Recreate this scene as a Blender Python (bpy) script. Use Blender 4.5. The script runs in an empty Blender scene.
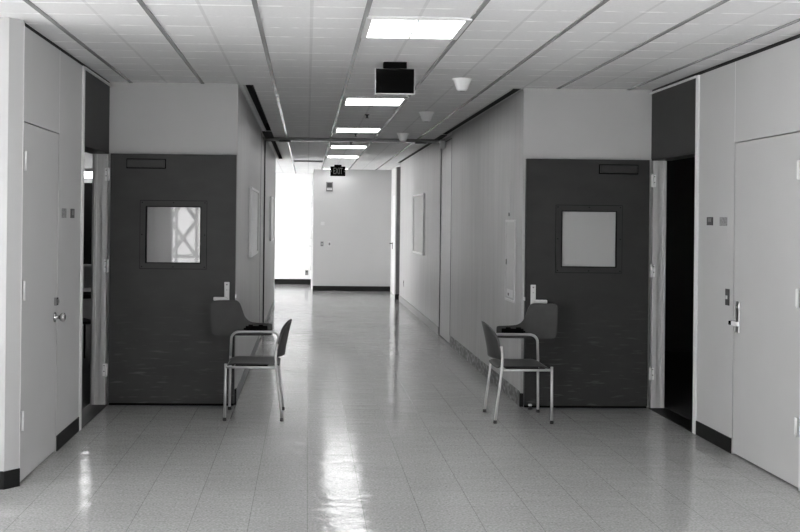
import bpy, bmesh, math, random
from mathutils import Vector, Matrix

# ------------------------------------------------------------------ scene, camera, light
S = bpy.context.scene
COL = S.collection
random.seed(7)
EXPOSURE = 1.02
P_DAY = 1.0          # scale on daylight
P_LAMP = 1.0         # scale on lamps

cam = bpy.data.cameras.new('camera')
cam_o = bpy.data.objects.new('camera', cam)
COL.objects.link(cam_o)
yaw, pitch, roll = 0.02554, -0.00177, 0.010835
cy, sy, cp, sp = math.cos(yaw), math.sin(yaw), math.cos(pitch), math.sin(pitch)
F = Vector((sy*cp, cy*cp, -sp)); R0 = Vector((cy, -sy, 0)); U0 = R0.cross(F)
R = R0*math.cos(roll) + U0*math.sin(roll)
U = U0*math.cos(roll) - R0*math.sin(roll)
M = Matrix(((R.x, U.x, -F.x, 0), (R.y, U.y, -F.y, 0), (R.z, U.z, -F.z, 1.5794), (0, 0, 0, 1)))
cam_o.matrix_world = M
cam.sensor_width = 36.0
cam.lens = 1010.8/800*36.0
cam.shift_x = (400-332.94)/800
cam.shift_y = (218.98-266)/800
cam.clip_end = 200
S.camera = cam_o

S.cycles.caustics_reflective = False
vs = S.view_settings
vs.view_transform = 'Standard'; vs.look = 'None'; vs.gamma = 1.0
vs.use_curve_mapping = False
vs.exposure = EXPOSURE

w = bpy.data.worlds.new('world'); S.world = w; w.use_nodes = True
bg = w.node_tree.nodes['Background']
bg.inputs[0].default_value = (1, 1, 1, 1); bg.inputs[1].default_value = 1.0


def area(name, loc, direction, sx, sy_, power):
    l = bpy.data.lights.new(name, 'AREA'); l.shape = 'RECTANGLE'
    l.size = sx; l.size_y = sy_; l.energy = power; l.color = (1, 1, 1)
    o = bpy.data.objects.new(name, l); COL.objects.link(o)
    o.location = loc
    o.rotation_euler = Vector(direction).to_track_quat('-Z', 'Z').to_euler()
    return o


# daylight coming through the lobby windows behind the viewpoint and the side hall window
area('daylight_lobby_back', (-2.3, -7.6, 1.45), (0, 1, 0), 2.6, 2.3, 70*P_DAY)
area('daylight_lobby_left', (-7.2, 1.0, 1.5), (1, 0, 0), 6.0, 2.2, 520*P_DAY)
area('fill_lobby_right', (8.2, 1.0, 1.5), (-1, 0, 0), 6.0, 2.2, 280*P_DAY)  # added, unseen source: fills the walls from the right
area('daylight_side_hall', (-7.0, 22.2, 1.45), (1, 0, 0), 4.6, 2.2, 620*P_DAY)

# added low sunlight through the lobby window: its floor patch brightens the ceiling
sun = bpy.data.lights.new('sun', 'SUN'); sun.energy = 230.0*P_DAY; sun.angle = math.radians(1.5)
fill_sun_o = bpy.data.objects.new('sun', sun); COL.objects.link(fill_sun_o)
fill_sun_o.location = (0, -20, 8)
fill_sun_o.rotation_euler = Vector((0.32, math.cos(math.radians(16.5)), -math.sin(math.radians(16.5)))).to_track_quat('-Z', 'Y').to_euler()

# ------------------------------------------------------------------ materials
def nodes(name):
    m = bpy.data.materials.new(name); m.use_nodes = True
    nt = m.node_tree
    return m, nt, nt.nodes['Principled BSDF']


def mk(nt, t, **kw):
    n = nt.nodes.new(t)
    for k, v in kw.items():
        setattr(n, k, v)
    return n


def mat(name, g, rough=0.5, metal=0.0, var=0.06, scale=8.0, stretch=(1, 1, 1), bump=0.0, spec=0.5, bscale=None):
    m, nt, b = nodes(name)
    tc = mk(nt, 'ShaderNodeTexCoord'); mp = mk(nt, 'ShaderNodeMapping')
    mp.inputs['Scale'].default_value = stretch
    nt.links.new(tc.outputs['Object'], mp.inputs[0])
    no = mk(nt, 'ShaderNodeTexNoise'); no.inputs['Scale'].default_value = scale; no.inputs['Detail'].default_value = 5
    nt.links.new(mp.outputs[0], no.inputs['Vector'])
    mr = mk(nt, 'ShaderNodeMapRange')
    mr.inputs['From Min'].default_value = 0.25; mr.inputs['From Max'].default_value = 0.75
    mr.inputs['To Min'].default_value = g*(1-var); mr.inputs['To Max'].default_value = g*(1+var)
    nt.links.new(no.outputs['Fac'], mr.inputs['Value'])
    nt.links.new(mr.outputs[0], b.inputs['Base Color'])
    b.inputs['Roughness'].default_value = rough
    b.inputs['Metallic'].default_value = metal
    b.inputs['Specular IOR Level'].default_value = spec
    if bump:
        n2 = mk(nt, 'ShaderNodeTexNoise'); n2.inputs['Scale'].default_value = bscale or scale*6
        nt.links.new(mp.outputs[0], n2.inputs['Vector'])
        bp = mk(nt, 'ShaderNodeBump'); bp.inputs['Strength'].default_value = bump; bp.inputs['Distance'].default_value = 0.01
        nt.links.new(n2.outputs['Fac'], bp.inputs['Height']); nt.links.new(bp.outputs[0], b.inputs['Normal'])
    return m


def emis(name, s):
    m, nt, b = nodes(name)
    b.inputs['Base Color'].default_value = (.8, .8, .8, 1)
    b.inputs['Emission Color'].default_value = (1, 1, 1, 1)
    b.inputs['Emission Strength'].default_value = s*P_LAMP
    return m


def MN(nt, op, a, bb=None, c=None):
    n = mk(nt, 'ShaderNodeMath', operation=op)
    for i, v in enumerate((a, bb, c)):
        if v is None: continue
        if isinstance(v, (int, float)): n.inputs[i].default_value = v
        else: nt.links.new(v, n.inputs[i])
    return n.outputs[0]


def floor_material():
    m, nt, b = nodes('waxed_floor_tile')
    geo = mk(nt, 'ShaderNodeNewGeometry'); sx = mk(nt, 'ShaderNodeSeparateXYZ')
    nt.links.new(geo.outputs['Position'], sx.inputs[0])
    T = 0.3048
    u = MN(nt, 'DIVIDE', MN(nt, 'SUBTRACT', sx.outputs[0], 0.0182), T)
    v = MN(nt, 'DIVIDE', MN(nt, 'SUBTRACT', sx.outputs[1], 0.12), T)
    fu = MN(nt, 'ABSOLUTE', MN(nt, 'SUBTRACT', MN(nt, 'FRACT', u), 0.5))
    fv = MN(nt, 'ABSOLUTE', MN(nt, 'SUBTRACT', MN(nt, 'FRACT', v), 0.5))
    ju = MN(nt, 'GREATER_THAN', fu, 0.4958); jv = MN(nt, 'MULTIPLY', MN(nt, 'GREATER_THAN', fv, 0.494), 0.3)
    joint = MN(nt, 'MAXIMUM', ju, jv)
    cb = mk(nt, 'ShaderNodeCombineXYZ')
    nt.links.new(MN(nt, 'FLOOR', u), cb.inputs[0]); nt.links.new(MN(nt, 'FLOOR', v), cb.inputs[1])
    wn = mk(nt, 'ShaderNodeTexWhiteNoise'); nt.links.new(cb.outputs[0], wn.inputs['Vector'])
    sp1 = mk(nt, 'ShaderNodeTexNoise'); sp1.inputs['Scale'].default_value = 75; sp1.inputs['Detail'].default_value = 3
    nt.links.new(geo.outputs['Position'], sp1.inputs['Vector'])
    mr = mk(nt, 'ShaderNodeMapRange'); mr.inputs['From Min'].default_value = .3; mr.inputs['From Max'].default_value = .7
    mr.inputs['To Min'].default_value = .76; mr.inputs['To Max'].default_value = 1.24
    nt.links.new(sp1.outputs['Fac'], mr.inputs['Value'])
    sp2 = mk(nt, 'ShaderNodeTexVoronoi'); sp2.inputs['Scale'].default_value = 26
    nt.links.new(geo.outputs['Position'], sp2.inputs['Vector'])
    spot = MN(nt, 'MULTIPLY', MN(nt, 'LESS_THAN', sp2.outputs['Distance'], 0.13), 0.3)
    big = mk(nt, 'ShaderNodeTexNoise'); big.inputs['Scale'].default_value = 1.3; big.inputs['Detail'].default_value = 4
    nt.links.new(geo.outputs['Position'], big.inputs['Vector'])
    tile = MN(nt, 'ADD', MN(nt, 'MULTIPLY', wn.outputs['Value'], 0.06), 0.97)
    base = MN(nt, 'MULTIPLY', MN(nt, 'MULTIPLY', mr.outputs[0], tile), 0.385)
    base = MN(nt, 'MULTIPLY', base, MN(nt, 'SUBTRACT', 1.0, spot))
    base = MN(nt, 'MULTIPLY', base, MN(nt, 'SUBTRACT', 1.0, MN(nt, 'MULTIPLY', joint, 0.5)))
    nt.links.new(base, b.inputs['Base Color'])
    rr = MN(nt, 'ADD', MN(nt, 'MULTIPLY', big.outputs['Fac'], 0.15), 0.025)
    nt.links.new(rr, b.inputs['Roughness'])
    b.inputs['IOR'].default_value = 1.5
    # uneven wax: low waves plus a tiny tilt of every tile
    wv = mk(nt, 'ShaderNodeTexNoise'); wv.inputs['Scale'].default_value = 7.0; wv.inputs['Detail'].default_value = 4
    nt.links.new(geo.outputs['Position'], wv.inputs['Vector'])
    sc = mk(nt, 'ShaderNodeSeparateColor'); nt.links.new(wn.outputs['Color'], sc.inputs[0])
    tu = MN(nt, 'MULTIPLY', MN(nt, 'SUBTRACT', sc.outputs[0], .5), MN(nt, 'FRACT', u))
    tv = MN(nt, 'MULTIPLY', MN(nt, 'SUBTRACT', sc.outputs[1], .5), MN(nt, 'FRACT', v))
    hgt = MN(nt, 'ADD', MN(nt, 'MULTIPLY', wv.outputs['Fac'], 1.9), MN(nt, 'MULTIPLY', MN(nt, 'ADD', tu, tv), 0.2))
    rp = mk(nt, 'ShaderNodeMapping'); rp.inputs['Scale'].default_value = (4, 13, 1); nt.links.new(geo.outputs['Position'], rp.inputs[0])
    rn = mk(nt, 'ShaderNodeTexNoise'); rn.inputs['Scale'].default_value = 1.0; rn.inputs['Detail'].default_value = 3; nt.links.new(rp.outputs[0], rn.inputs['Vector'])
    hgt = MN(nt, 'ADD', hgt, MN(nt, 'MULTIPLY', rn.outputs['Fac'], 1.1))
    hgt = MN(nt, 'ADD', hgt, MN(nt, 'MULTIPLY', sp1.outputs['Fac'], 0.02))
    bp = mk(nt, 'ShaderNodeBump'); bp.inputs['Strength'].default_value = 0.5; bp.inputs['Distance'].default_value = 0.0038
    nt.links.new(hgt, bp.inputs['Height']); nt.links.new(bp.outputs[0], b.inputs['Normal'])
    return m


def ceiling_material():
    m, nt, b = nodes('ceiling_tile')
    geo = mk(nt, 'ShaderNodeNewGeometry'); sx = mk(nt, 'ShaderNodeSeparateXYZ')
    nt.links.new(geo.outputs['Position'], sx.inputs[0])
    T = 0.3048
    u = MN(nt, 'DIVIDE', MN(nt, 'SUBTRACT', sx.outputs[0], -1.511), T)
    v = MN(nt, 'DIVIDE', MN(nt, 'SUBTRACT', sx.outputs[1], 5.7903), T)
    fu = MN(nt, 'ABSOLUTE', MN(nt, 'SUBTRACT', MN(nt, 'FRACT', u), 0.5))
    fv = MN(nt, 'ABSOLUTE', MN(nt, 'SUBTRACT', MN(nt, 'FRACT', v), 0.5))
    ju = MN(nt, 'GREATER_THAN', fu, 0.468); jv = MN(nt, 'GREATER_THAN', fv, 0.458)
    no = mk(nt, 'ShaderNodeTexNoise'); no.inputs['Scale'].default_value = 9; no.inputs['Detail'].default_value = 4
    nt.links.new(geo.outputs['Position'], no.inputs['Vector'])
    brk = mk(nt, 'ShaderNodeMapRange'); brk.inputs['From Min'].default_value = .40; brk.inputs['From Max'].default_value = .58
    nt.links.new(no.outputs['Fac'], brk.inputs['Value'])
    fine = mk(nt, 'ShaderNodeTexNoise'); fine.inputs['Scale'].default_value = 60; fine.inputs['Detail'].default_value = 3
    nt.links.new(geo.outputs['Position'], fine.inputs['Vector'])
    cb = mk(nt, 'ShaderNodeCombineXYZ')
    nt.links.new(MN(nt, 'FLOOR', u), cb.inputs[0]); nt.links.new(MN(nt, 'FLOOR', v), cb.inputs[1])
    wn = mk(nt, 'ShaderNodeTexWhiteNoise'); nt.links.new(cb.outputs[0], wn.inputs['Vector'])
    base = MN(nt, 'MULTIPLY', MN(nt, 'ADD', MN(nt, 'MULTIPLY', fine.outputs['Fac'], .16), .92), 0.70)
    base = MN(nt, 'MULTIPLY', base, MN(nt, 'ADD', MN(nt, 'MULTIPLY', wn.outputs['Value'], .04), .98))
    base = MN(nt, 'ADD', base, MN(nt, 'MULTIPLY', MN(nt, 'MULTIPLY', jv, brk.outputs[0]), 0.24))  # lighter cross lines: light caught by tile bevels, painted into the base colour
    base = MN(nt, 'MULTIPLY', base, MN(nt, 'SUBTRACT', 1.0, MN(nt, 'MULTIPLY', ju, 0.15)))
    nt.links.new(base, b.inputs['Base Color'])
    b.inputs['Roughness'].default_value = 0.8
    bp = mk(nt, 'ShaderNodeBump'); bp.inputs['Strength'].default_value = .15; bp.inputs['Distance'].default_value = .003
    nt.links.new(fine.outputs['Fac'], bp.inputs['Height']); nt.links.new(bp.outputs[0], b.inputs['Normal'])
    return m


def door_material(g=.039, spec=.05):
    m, nt, b = nodes('dark_door_paint')
    tc = mk(nt, 'ShaderNodeTexCoord')
    def noise(scale, stretch=(1, 1, 1), detail=5):
        mp = mk(nt, 'ShaderNodeMapping'); mp.inputs['Scale'].default_value = stretch
        nt.links.new(tc.outputs['Object'], mp.inputs[0])
        n = mk(nt, 'ShaderNodeTexNoise'); n.inputs['Scale'].default_value = scale; n.inputs['Detail'].default_value = detail
        nt.links.new(mp.outputs[0], n.inputs['Vector']); return n.outputs['Fac']
    sx = mk(nt, 'ShaderNodeSeparateXYZ'); nt.links.new(tc.outputs['Object'], sx.inputs[0])
    low = mk(nt, 'ShaderNodeMapRange'); low.inputs['From Min'].default_value = .95; low.inputs['From Max'].default_value = .25
    nt.links.new(sx.outputs[2], low.inputs['Value'])
    scr = mk(nt, 'ShaderNodeMapRange'); scr.inputs['From Min'].default_value = .57; scr.inputs['From Max'].default_value = .72
    nt.links.new(noise(7, (.8, 1, 7), 10), scr.inputs['Value'])
    base = MN(nt, 'MULTIPLY', MN(nt, 'ADD', MN(nt, 'MULTIPLY', noise(3, (1, 1, 2)), .5), .75), g)
    base = MN(nt, 'ADD', base, MN(nt, 'MULTIPLY', MN(nt, 'MULTIPLY', scr.outputs[0], low.outputs[0]), .045))
    nt.links.new(base, b.inputs['Base Color'])
    b.inputs['Roughness'].default_value = 0.42; b.inputs['Specular IOR Level'].default_value = spec
    return m


def baseboard_scuffed():
    m, nt, b = nodes('scuffed_baseboard')
    geo = mk(nt, 'ShaderNodeNewGeometry')
    mp = mk(nt, 'ShaderNodeMapping'); mp.inputs['Scale'].default_value = (1, 1, 2.2)
    nt.links.new(geo.outputs['Position'], mp.inputs[0])
    n = mk(nt, 'ShaderNodeTexNoise'); n.inputs['Scale'].default_value = 11; n.inputs['Detail'].default_value = 6
    nt.links.new(mp.outputs[0], n.inputs['Vector'])
    r = mk(nt, 'ShaderNodeMapRange'); r.inputs['From Min'].default_value = .42; r.inputs['From Max'].default_value = .66
    r.inputs['To Min'].default_value = .045; r.inputs['To Max'].default_value = .26
    nt.links.new(n.outputs['Fac'], r.inputs['Value']); nt.links.new(r.outputs[0], b.inputs['Base Color'])
    b.inputs['Roughness'].default_value = .45
    return m


def glass_material(lighten=0.0):
    m, nt, b = nodes('clear_pane' if not lighten else 'lightened_pane')
    nt.nodes.remove(b)
    out = nt.nodes['Material Output']
    tr = mk(nt, 'ShaderNodeBsdfTransparent'); gl = mk(nt, 'ShaderNodeBsdfGlossy'); gl.inputs['Roughness'].default_value = .02
    tr.inputs[0].default_value = (.96, .96, .96, 1)
    fr = mk(nt, 'ShaderNodeFresnel'); fr.inputs[0].default_value = 1.5
    mx = mk(nt, 'ShaderNodeMixShader')
    nt.links.new(fr.outputs[0], mx.inputs[0]); nt.links.new(tr.outputs[0], mx.inputs[1]); nt.links.new(gl.outputs[0], mx.inputs[2])
    if lighten:
        df = mk(nt, 'ShaderNodeBsdfDiffuse'); df.inputs[0].default_value = (.62, .62, .62, 1)  # pale share puts the brightness of the lit wall behind into the pane colour
        m2 = mk(nt, 'ShaderNodeMixShader'); m2.inputs[0].default_value = lighten
        nt.links.new(mx.outputs[0], m2.inputs[1]); nt.links.new(df.outputs[0], m2.inputs[2]); nt.links.new(m2.outputs[0], out.inputs[0])
    else:
        nt.links.new(mx.outputs[0], out.inputs[0])
    return m


m_floor = floor_material(); m_ceil = ceiling_material(); m_door = door_material(); m_door_lit = door_material(.046, .11); m_scuff = baseboard_scuffed()
m_glass = glass_material(); m_glass_lightened = glass_material(.5)
m_wall = mat('painted_wall', .42, .6, var=.03, scale=2)
m_satin = mat('satin_pale_metal', .72, .35, var=.02)
m_chrome = mat('dark_chrome', .42, .18, 1.0, var=.05)
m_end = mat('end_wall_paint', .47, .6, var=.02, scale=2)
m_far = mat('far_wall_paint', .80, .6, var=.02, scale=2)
m_cone = mat('white_fitting_enamel', .85, .5, var=.02)
m_pier = mat('pier_paint', .39, .6, var=.02, scale=2)
m_white = mat('white_wall_paint', .62, .6, var=.02, scale=2)
m_panel = mat('laminate_panel', .46, .45, var=.03, scale=2)
m_corr = mat('vinyl_wall_streaked', .345, .40, var=.12, scale=2.6, stretch=(4, 4, .30), bump=.06, bscale=14)
m_corr_dk = mat('vinyl_fire_door', .35, .36, var=.07, scale=3.2, stretch=(4, 4, .22))
m_frame = mat('pale_frame_paint', .68, .4, var=.02)
m_jamb = mat('grey_jamb_paint', .47, .4, var=.04)
m_trans = mat('charcoal_transom', .035, .5, var=.08, spec=.15)
m_black = mat('black_rubber_base', .010, .42, var=.2, spec=.15)
m_blk = mat('black_plastic', .004, .6, var=.1, spec=.0)
m_void = mat('black_slot_and_gap_shade', .006, .9, var=.1)
m_runner = mat('ceiling_runner_paint', .26, .20, var=.06, scale=4, spec=.6)
m_steel = mat('brushed_steel', .62, .28, 1.0, var=.05, scale=20)
m_leg = mat('silver_tube_paint', .50, .35, .35, var=.04, scale=20)
m_plas = mat('charcoal_chair_plastic', .050, .42, var=.10, scale=9, spec=.25)
m_plas2 = mat('charcoal_tablet_laminate', .052, .5, var=.14, scale=9, spec=.15)
m_grey = mat('grey_plate', .16, .45, var=.06)
m_palegrey = mat('pale_grey_plastic', .55, .5, var=.03)
m_dkgrey = mat('dark_grey_plate', .045, .4, var=.1, spec=.15)
m_board = mat('white_board_surface', .60, .25, var=.03)
m_mott = mat('mottled_sticker', .20, .5, var=.55, scale=70)
m_darkroom = mat('unlit_room_shade', .02, .9, var=.1)  # near-black colour stands in for the room having no light
m_roomwall = mat('classroom_wall_paint', .45, .7, var=.03)
m_carpet = mat('dark_carpet', .14, .9, var=.3, scale=60)
m_chalk = mat('chalkboard', .006, .7, var=.1, spec=.05)
m_lamp = emis('fluorescent_diffuser', 6.8)
m_strip = emis('strip_lamp_tube', 7.0)
m_letters = mat('exit_letter_face', .22, .5, var=.05)
m_concrete = mat('concrete_paving', .4, .8)

# ------------------------------------------------------------------ mesh helpers
def bx(bm, x0, x1, y0, y1, z0, z1, bev=0.0):
    r = bmesh.ops.create_cube(bm, size=1.0)
    vs_ = r['verts']
    for v in vs_:
        v.co = Vector(((x0+x1)/2 + v.co.x*abs(x1-x0), (y0+y1)/2 + v.co.y*abs(y1-y0), (z0+z1)/2 + v.co.z*abs(z1-z0)))
    if bev:
        es = list({e for v in vs_ for e in v.link_edges})
        bmesh.ops.bevel(bm, geom=es, offset=bev, segments=2, profile=.5, affect='EDGES')
    return bm


def tube(bm, pts, r, seg=12, cap=True):
    pts = [Vector(p) for p in pts]
    rings = []
    prev = None
    for i, p in enumerate(pts):
        if i == 0: d = pts[1]-pts[0]
        elif i == len(pts)-1: d = pts[-1]-pts[-2]
        else: d = (pts[i+1]-p).normalized() + (p-pts[i-1]).normalized()
        d.normalize()
        if prev is None:
            a = Vector((0, 0, 1)) if abs(d.z) < .9 else Vector((1, 0, 0))
            n = d.cross(a).normalized()
        else:
            n = (prev - d*prev.dot(d)).normalized()
        prev = n; b_ = d.cross(n)
        rr = r[i] if isinstance(r, (list, tuple)) else r
        rings.append([bm.verts.new(p + (n*math.cos(t) + b_*math.sin(t))*rr) for t in [2*math.pi*k/seg for k in range(seg)]])
    for a, c in zip(rings, rings[1:]):
        for k in range(seg):
            f = bm.faces.new((a[k], a[(k+1) % seg], c[(k+1) % seg], c[k])); f.smooth = True
    if cap:
        bm.faces.new(rings[0][::-1]); bm.faces.new(rings[-1])
    return bm


def arc(c, r, a0, a1, n, plane='xz', off=0):
    out = []
    for i in range(n+1):
        a = math.radians(a0 + (a1-a0)*i/n)
        if plane == 'xz': out.append((c[0]+r*math.cos(a), off, c[1]+r*math.sin(a)))
    return out


def lathe(bm, prof, seg=32, cx=0, cy_=0):
    rings = []
    for r, z in prof:
        rings.append([bm.verts.new((cx+r*math.cos(2*math.pi*k/seg), cy_+r*math.sin(2*math.pi*k/seg), z)) for k in range(seg)])
    for a, c in zip(rings, rings[1:]):
        for k in range(seg):
            f = bm.faces.new((a[k], a[(k+1) % seg], c[(k+1) % seg], c[k])); f.smooth = True
    bm.faces.new(rings[0][::-1]); bm.faces.new(rings[-1])
    return bm


def prism_xz(bm, pts, y0, y1, bev=0.0):
    a = [bm.verts.new((x, y0, z)) for x, z in pts]; c = [bm.verts.new((x, y1, z)) for x, z in pts]
    n = len(pts)
    bm.faces.new(a); bm.faces.new(c[::-1])
    for i in range(n):
        bm.faces.new((a[i], c[i], c[(i+1) % n], a[(i+1) % n]))
    if bev:
        es = [e for e in bm.edges if (e.verts[0].co.y == e.verts[1].co.y)]
        bmesh.ops.bevel(bm, geom=es, offset=bev, segments=1, affect='EDGES')
    return bm


def smooth_poly(pts, it=2):
    for _ in range(it):
        q = []
        for i in range(len(pts)):
            a, b_ = pts[i], pts[(i+1) % len(pts)]
            q.append((a[0]*.75+b_[0]*.25, a[1]*.75+b_[1]*.25)); q.append((a[0]*.25+b_[0]*.75, a[1]*.25+b_[1]*.75))
        pts = q
    return pts


def obj(name, bm, m, parent=None, loc=None):
    """link bm as one mesh object; loc moves the origin there (mesh given in the same frame as loc)"""
    if loc is not None:
        bmesh.ops.translate(bm, verts=bm.verts, vec=-Vector(loc))
    bmesh.ops.recalc_face_normals(bm, faces=bm.faces)
    me = bpy.data.meshes.new(name); bm.to_mesh(me); bm.free()
    me.materials.append(m)
    o = bpy.data.objects.new(name, me); COL.objects.link(o)
    if loc is not None: o.location = loc
    if parent is not None: o.parent = parent
    return o


def NB(): return bmesh.new()
def B(*a, **k): return bx(NB(), *a, **k)


def tag(o, label=None, cat=None, group=None, kind=None):
    if label: o['label'] = label
    if cat: o['category'] = cat
    if group: o['group'] = group
    if kind: o['kind'] = kind
    return o


def thing(name, label, cat, loc=(0, 0, 0), rz=0, group=None, kind=None):
    o = bpy.data.objects.new(name, None); COL.objects.link(o)
    o.location = loc; o.rotation_euler = (0, 0, rz); o.empty_display_size = .1
    return tag(o, label, cat, group, kind)


def struct(name, bm, m, label=None, cat=None, loc=None, parent=None):
    o = obj(name, bm, m, parent, loc)
    if parent is None: tag(o, label, cat, kind='structure')
    return o


def copy_tree(o, parent=None):
    c = o.copy(); COL.objects.link(c); c.parent = parent
    for ch in list(o.children):
        copy_tree(ch, c)
    return c


def text_mesh(body, size, m, parent, center, name='lettering', depth=.001, rot=None, sx_=1.0):
    cu = bpy.data.curves.new(name, 'FONT'); cu.body = body; cu.size = size; cu.extrude = depth
    cu.align_x = 'CENTER'; cu.align_y = 'CENTER'
    t = bpy.data.objects.new('tmp', cu); COL.objects.link(t)
    bpy.context.view_layer.update()
    me = bpy.data.meshes.new_from_object(t.evaluated_get(bpy.context.evaluated_depsgraph_get()))
    bpy.data.objects.remove(t)
    rm = Matrix.Rotation(math.pi/2, 4, 'X')
    if rot: rm = rot @ rm
    me.transform(Matrix.Translation(center) @ rm @ Matrix.Diagonal((sx_, 1, 1, 1)))
    me.materials.clear(); me.materials.append(m)
    o = bpy.data.objects.new(name, me); COL.objects.link(o); o.parent = parent
    return o


# ------------------------------------------------------------------ dimensions
H = 2.74
XL, XR = -1.68, 2.95
CL, CR = -.60, 1.852
YD = 8.65            # wall the open doors lie against
YF = 5.915           # lobby face of the side piers

# ------------------------------------------------------------------ structure
struct('floor', B(-8, 9, -7, 27, -.12, 0), m_floor, 'glossy waxed speckled tile floor of the lobby and corridor', 'floor')

def slab(bm, x0, x1, y0, y1): bx(bm, x0, x1, y0, y1, H, H+.08)
bm = NB()
SL = (-.545, -.475); SR = (1.768, 1.848)
slab(bm, -8, 9, -7, 8.70)
slab(bm, -8, SL[0], 8.70, 27); slab(bm, SL[1], SR[0], 8.70, 27); slab(bm, SR[1], 9, 8.70, 27)
slab(bm, SL[0], SL[1], 13.2, 14.3); slab(bm, SR[0], SR[1], 13.4, 14.3); slab(bm, SL[0], SL[1], 19.2, 27); slab(bm, SR[0], SR[1], 20.1, 27)
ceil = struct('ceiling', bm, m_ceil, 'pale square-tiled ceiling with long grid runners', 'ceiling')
for k in range(-6, 12):
    x = -1.511 + .6096*k
    if x < XL - .1 or x > XR + .1:
        y1 = 5.93
    elif x < CL or x > CR:
        y1 = YD
    elif x < .14: y1 = 24.95
    else: y1 = 22.78
    if x < -7 or x > 7.5: continue
    obj('runner', B(x-.014, x+.014, -6.0, y1, H-.006, H+.004, bev=.001), m_runner, ceil)

struct('ceiling_light_block', B(-8.2, 9.2, -7, 27, H+.40, H+.55), m_wall, 'slab added above the tiled ceiling to block stray sunlight', 'ceiling')  # added slab stops outside light leaking through the ceiling slots
# walls
def prism_xy(bm, pts, z0, z1):
    a = [bm.verts.new((x, y, z0)) for x, y in pts]; c = [bm.verts.new((x, y, z1)) for x, y in pts]
    n = len(pts); bm.faces.new(a[::-1]); bm.faces.new(c)
    for i in range(n): bm.faces.new((a[i], a[(i+1) % n], c[(i+1) % n], c[i]))
    return bm
struct('wall_pier_left', prism_xy(NB(), [(-7, YF), (-1.742, 5.915), (-1.678, 5.991), (-1.70, 6.10), (-7, 6.10)], 0, H), m_pier, 'bright white wall end at the left edge of the view', 'wall')
struct('wall_pier_right', B(2.995, 8, 5.86, 6.02, 0, H), m_white, 'white wall end outside the right side closet', 'wall')

def side_wall(s, X, name, lab, y0, yj):
    """s=+1: face looks +x (left wall). X = finished face"""
    def q(a, b_): return (X - s*b_, X - s*a) if s > 0 else (X - s*a, X - s*b_)
    bm = NB()
    def sb(d0, d1, y0, y1, z0, z1, bev=0):
        xs = sorted((X - s*d0, X - s*d1)); bx(bm, xs[0], xs[1], y0, y1, z0, z1, bev)
    sb(.045, .17, y0+.035, 7.60, 0, H-.03)          # core behind the panels
    sb(.0, .043, y0, yj-.003, 2.150, H-.03)      # panel over the closet door
    sb(.0, .043, yj+.003, 7.545, 0.0, H-.03)        # side panel
    return struct(name, bm, m_panel, lab, 'wall', loc=(X, 6.8, 0))

side_wall(1, XL, 'wall_left', 'grey laminate panelled wall on the left with a closet door', 6.010, 6.870)
side_wall(-1, XR, 'wall_right', 'grey laminate panelled wall on the right with a closet door', 5.960, 6.913)

def sx_box(bm, s, X, d0, d1, y0, y1, z0, z1, bev=0):
    xs = sorted((X - s*d0, X - s*d1)); return bx(bm, xs[0], xs[1], y0, y1, z0, z1, bev)

def closet_trim(s, X, n, lab, y0, yj):
    bm = NB()
    sx_box(bm, s, X, -.004, .02, y0-.018, y0-.001, 0, H-.03, .002)   # edge strip by the pier
    sx_box(bm, s, X, -.001, .02, yj-.003, yj+.003, 2.15, H-.03)
    return struct('trim_%d' % n, bm, m_frame, lab, 'trim', loc=(X, 6.03, 0))
closet_trim(1, XL, 1, 'thin pale edge strip beside the left closet door', 6.010, 6.870)
closet_trim(-1, XR, 2, 'thin pale edge strip beside the right closet door', 5.960, 6.913)

def reveal(s, X, n, lab):
    bm = NB(); sx_box(bm, s, X, .012, .17, 5.995 if s > 0 else 5.95, 8.64, H-.03, H-.001)  # black strip stands in for the shade inside the gap
    return struct('trim_%d' % n, bm, m_void, lab, 'trim', loc=(X, 7.2, H-.03))
reveal(1, XL, 3, 'dark shadow gap under the ceiling on the left wall')
reveal(-1, XR, 4, 'dark shadow gap under the ceiling on the right wall')

def closet_door(s, X, n, lab, ya, yb):
    bm = NB(); sx_box(bm, s, X, .002, .042, ya, yb, .012, 2.143, .0015)
    d = struct('door_%d' % n, bm, m_panel, lab, 'door', loc=(X, ya, .012))
    lo = Vector((X, ya, .012))
    for z in (.375, 1.145, 1.915):
        b2 = NB()
        xs = sorted((X + s*.0, X + s*.006))
        tube(b2, [(X + s*.009, ya+.016, z-.058), (X + s*.009, ya+.016, z+.058)], .008)
        bx(b2, min(X, X+s*.003), max(X, X+s*.003), ya+.02, ya+.055, z-.052, z+.052)
        bmesh.ops.translate(b2, verts=b2.verts, vec=-lo)
        obj('hinge', b2, m_satin, d)
    return d, lo
dl, dlo = closet_door(1, XL, 3, 'flush grey closet door with a round knob in the left wall', 6.015, 6.866)
dr, dro = closet_door(-1, XR, 4, 'flush grey closet door with a lever handle in the right wall', 5.965, 6.909)

# knob + deadbolt on left closet door
def sub(o_lo, bm): bmesh.ops.translate(bm, verts=bm.verts, vec=-o_lo); return bm
def xlathe(prof, x, y, z, s):
    bm = NB(); lathe(bm, prof, 24)
    bmesh.ops.rotate(bm, verts=bm.verts, cent=(0, 0, 0), matrix=Matrix.Rotation(s*math.pi/2, 3, 'Y'))
    bmesh.ops.translate(bm, verts=bm.verts, vec=(x, y, z)); return bm
kn = obj('door_knob', sub(dlo, xlathe([(.034, 0), (.034, .006), (.013, .010), (.012, .032), (.024, .040), (.031, .054), (.029, .066), (.016, .072)], XL, 6.80, .915, 1)), m_chrome, dl)
b2 = NB(); bx(b2, XL, XL+.016, 6.785, 6.84, .993, 1.047, .003); sub(dlo, b2); obj('lock_plate', b2, m_chrome, dl)
obj('lock_cylinder', sub(dlo, xlathe([(.015, 0), (.014, .010)], XL+.016, 6.812, 1.02, 1)), m_grey, dl)

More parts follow.
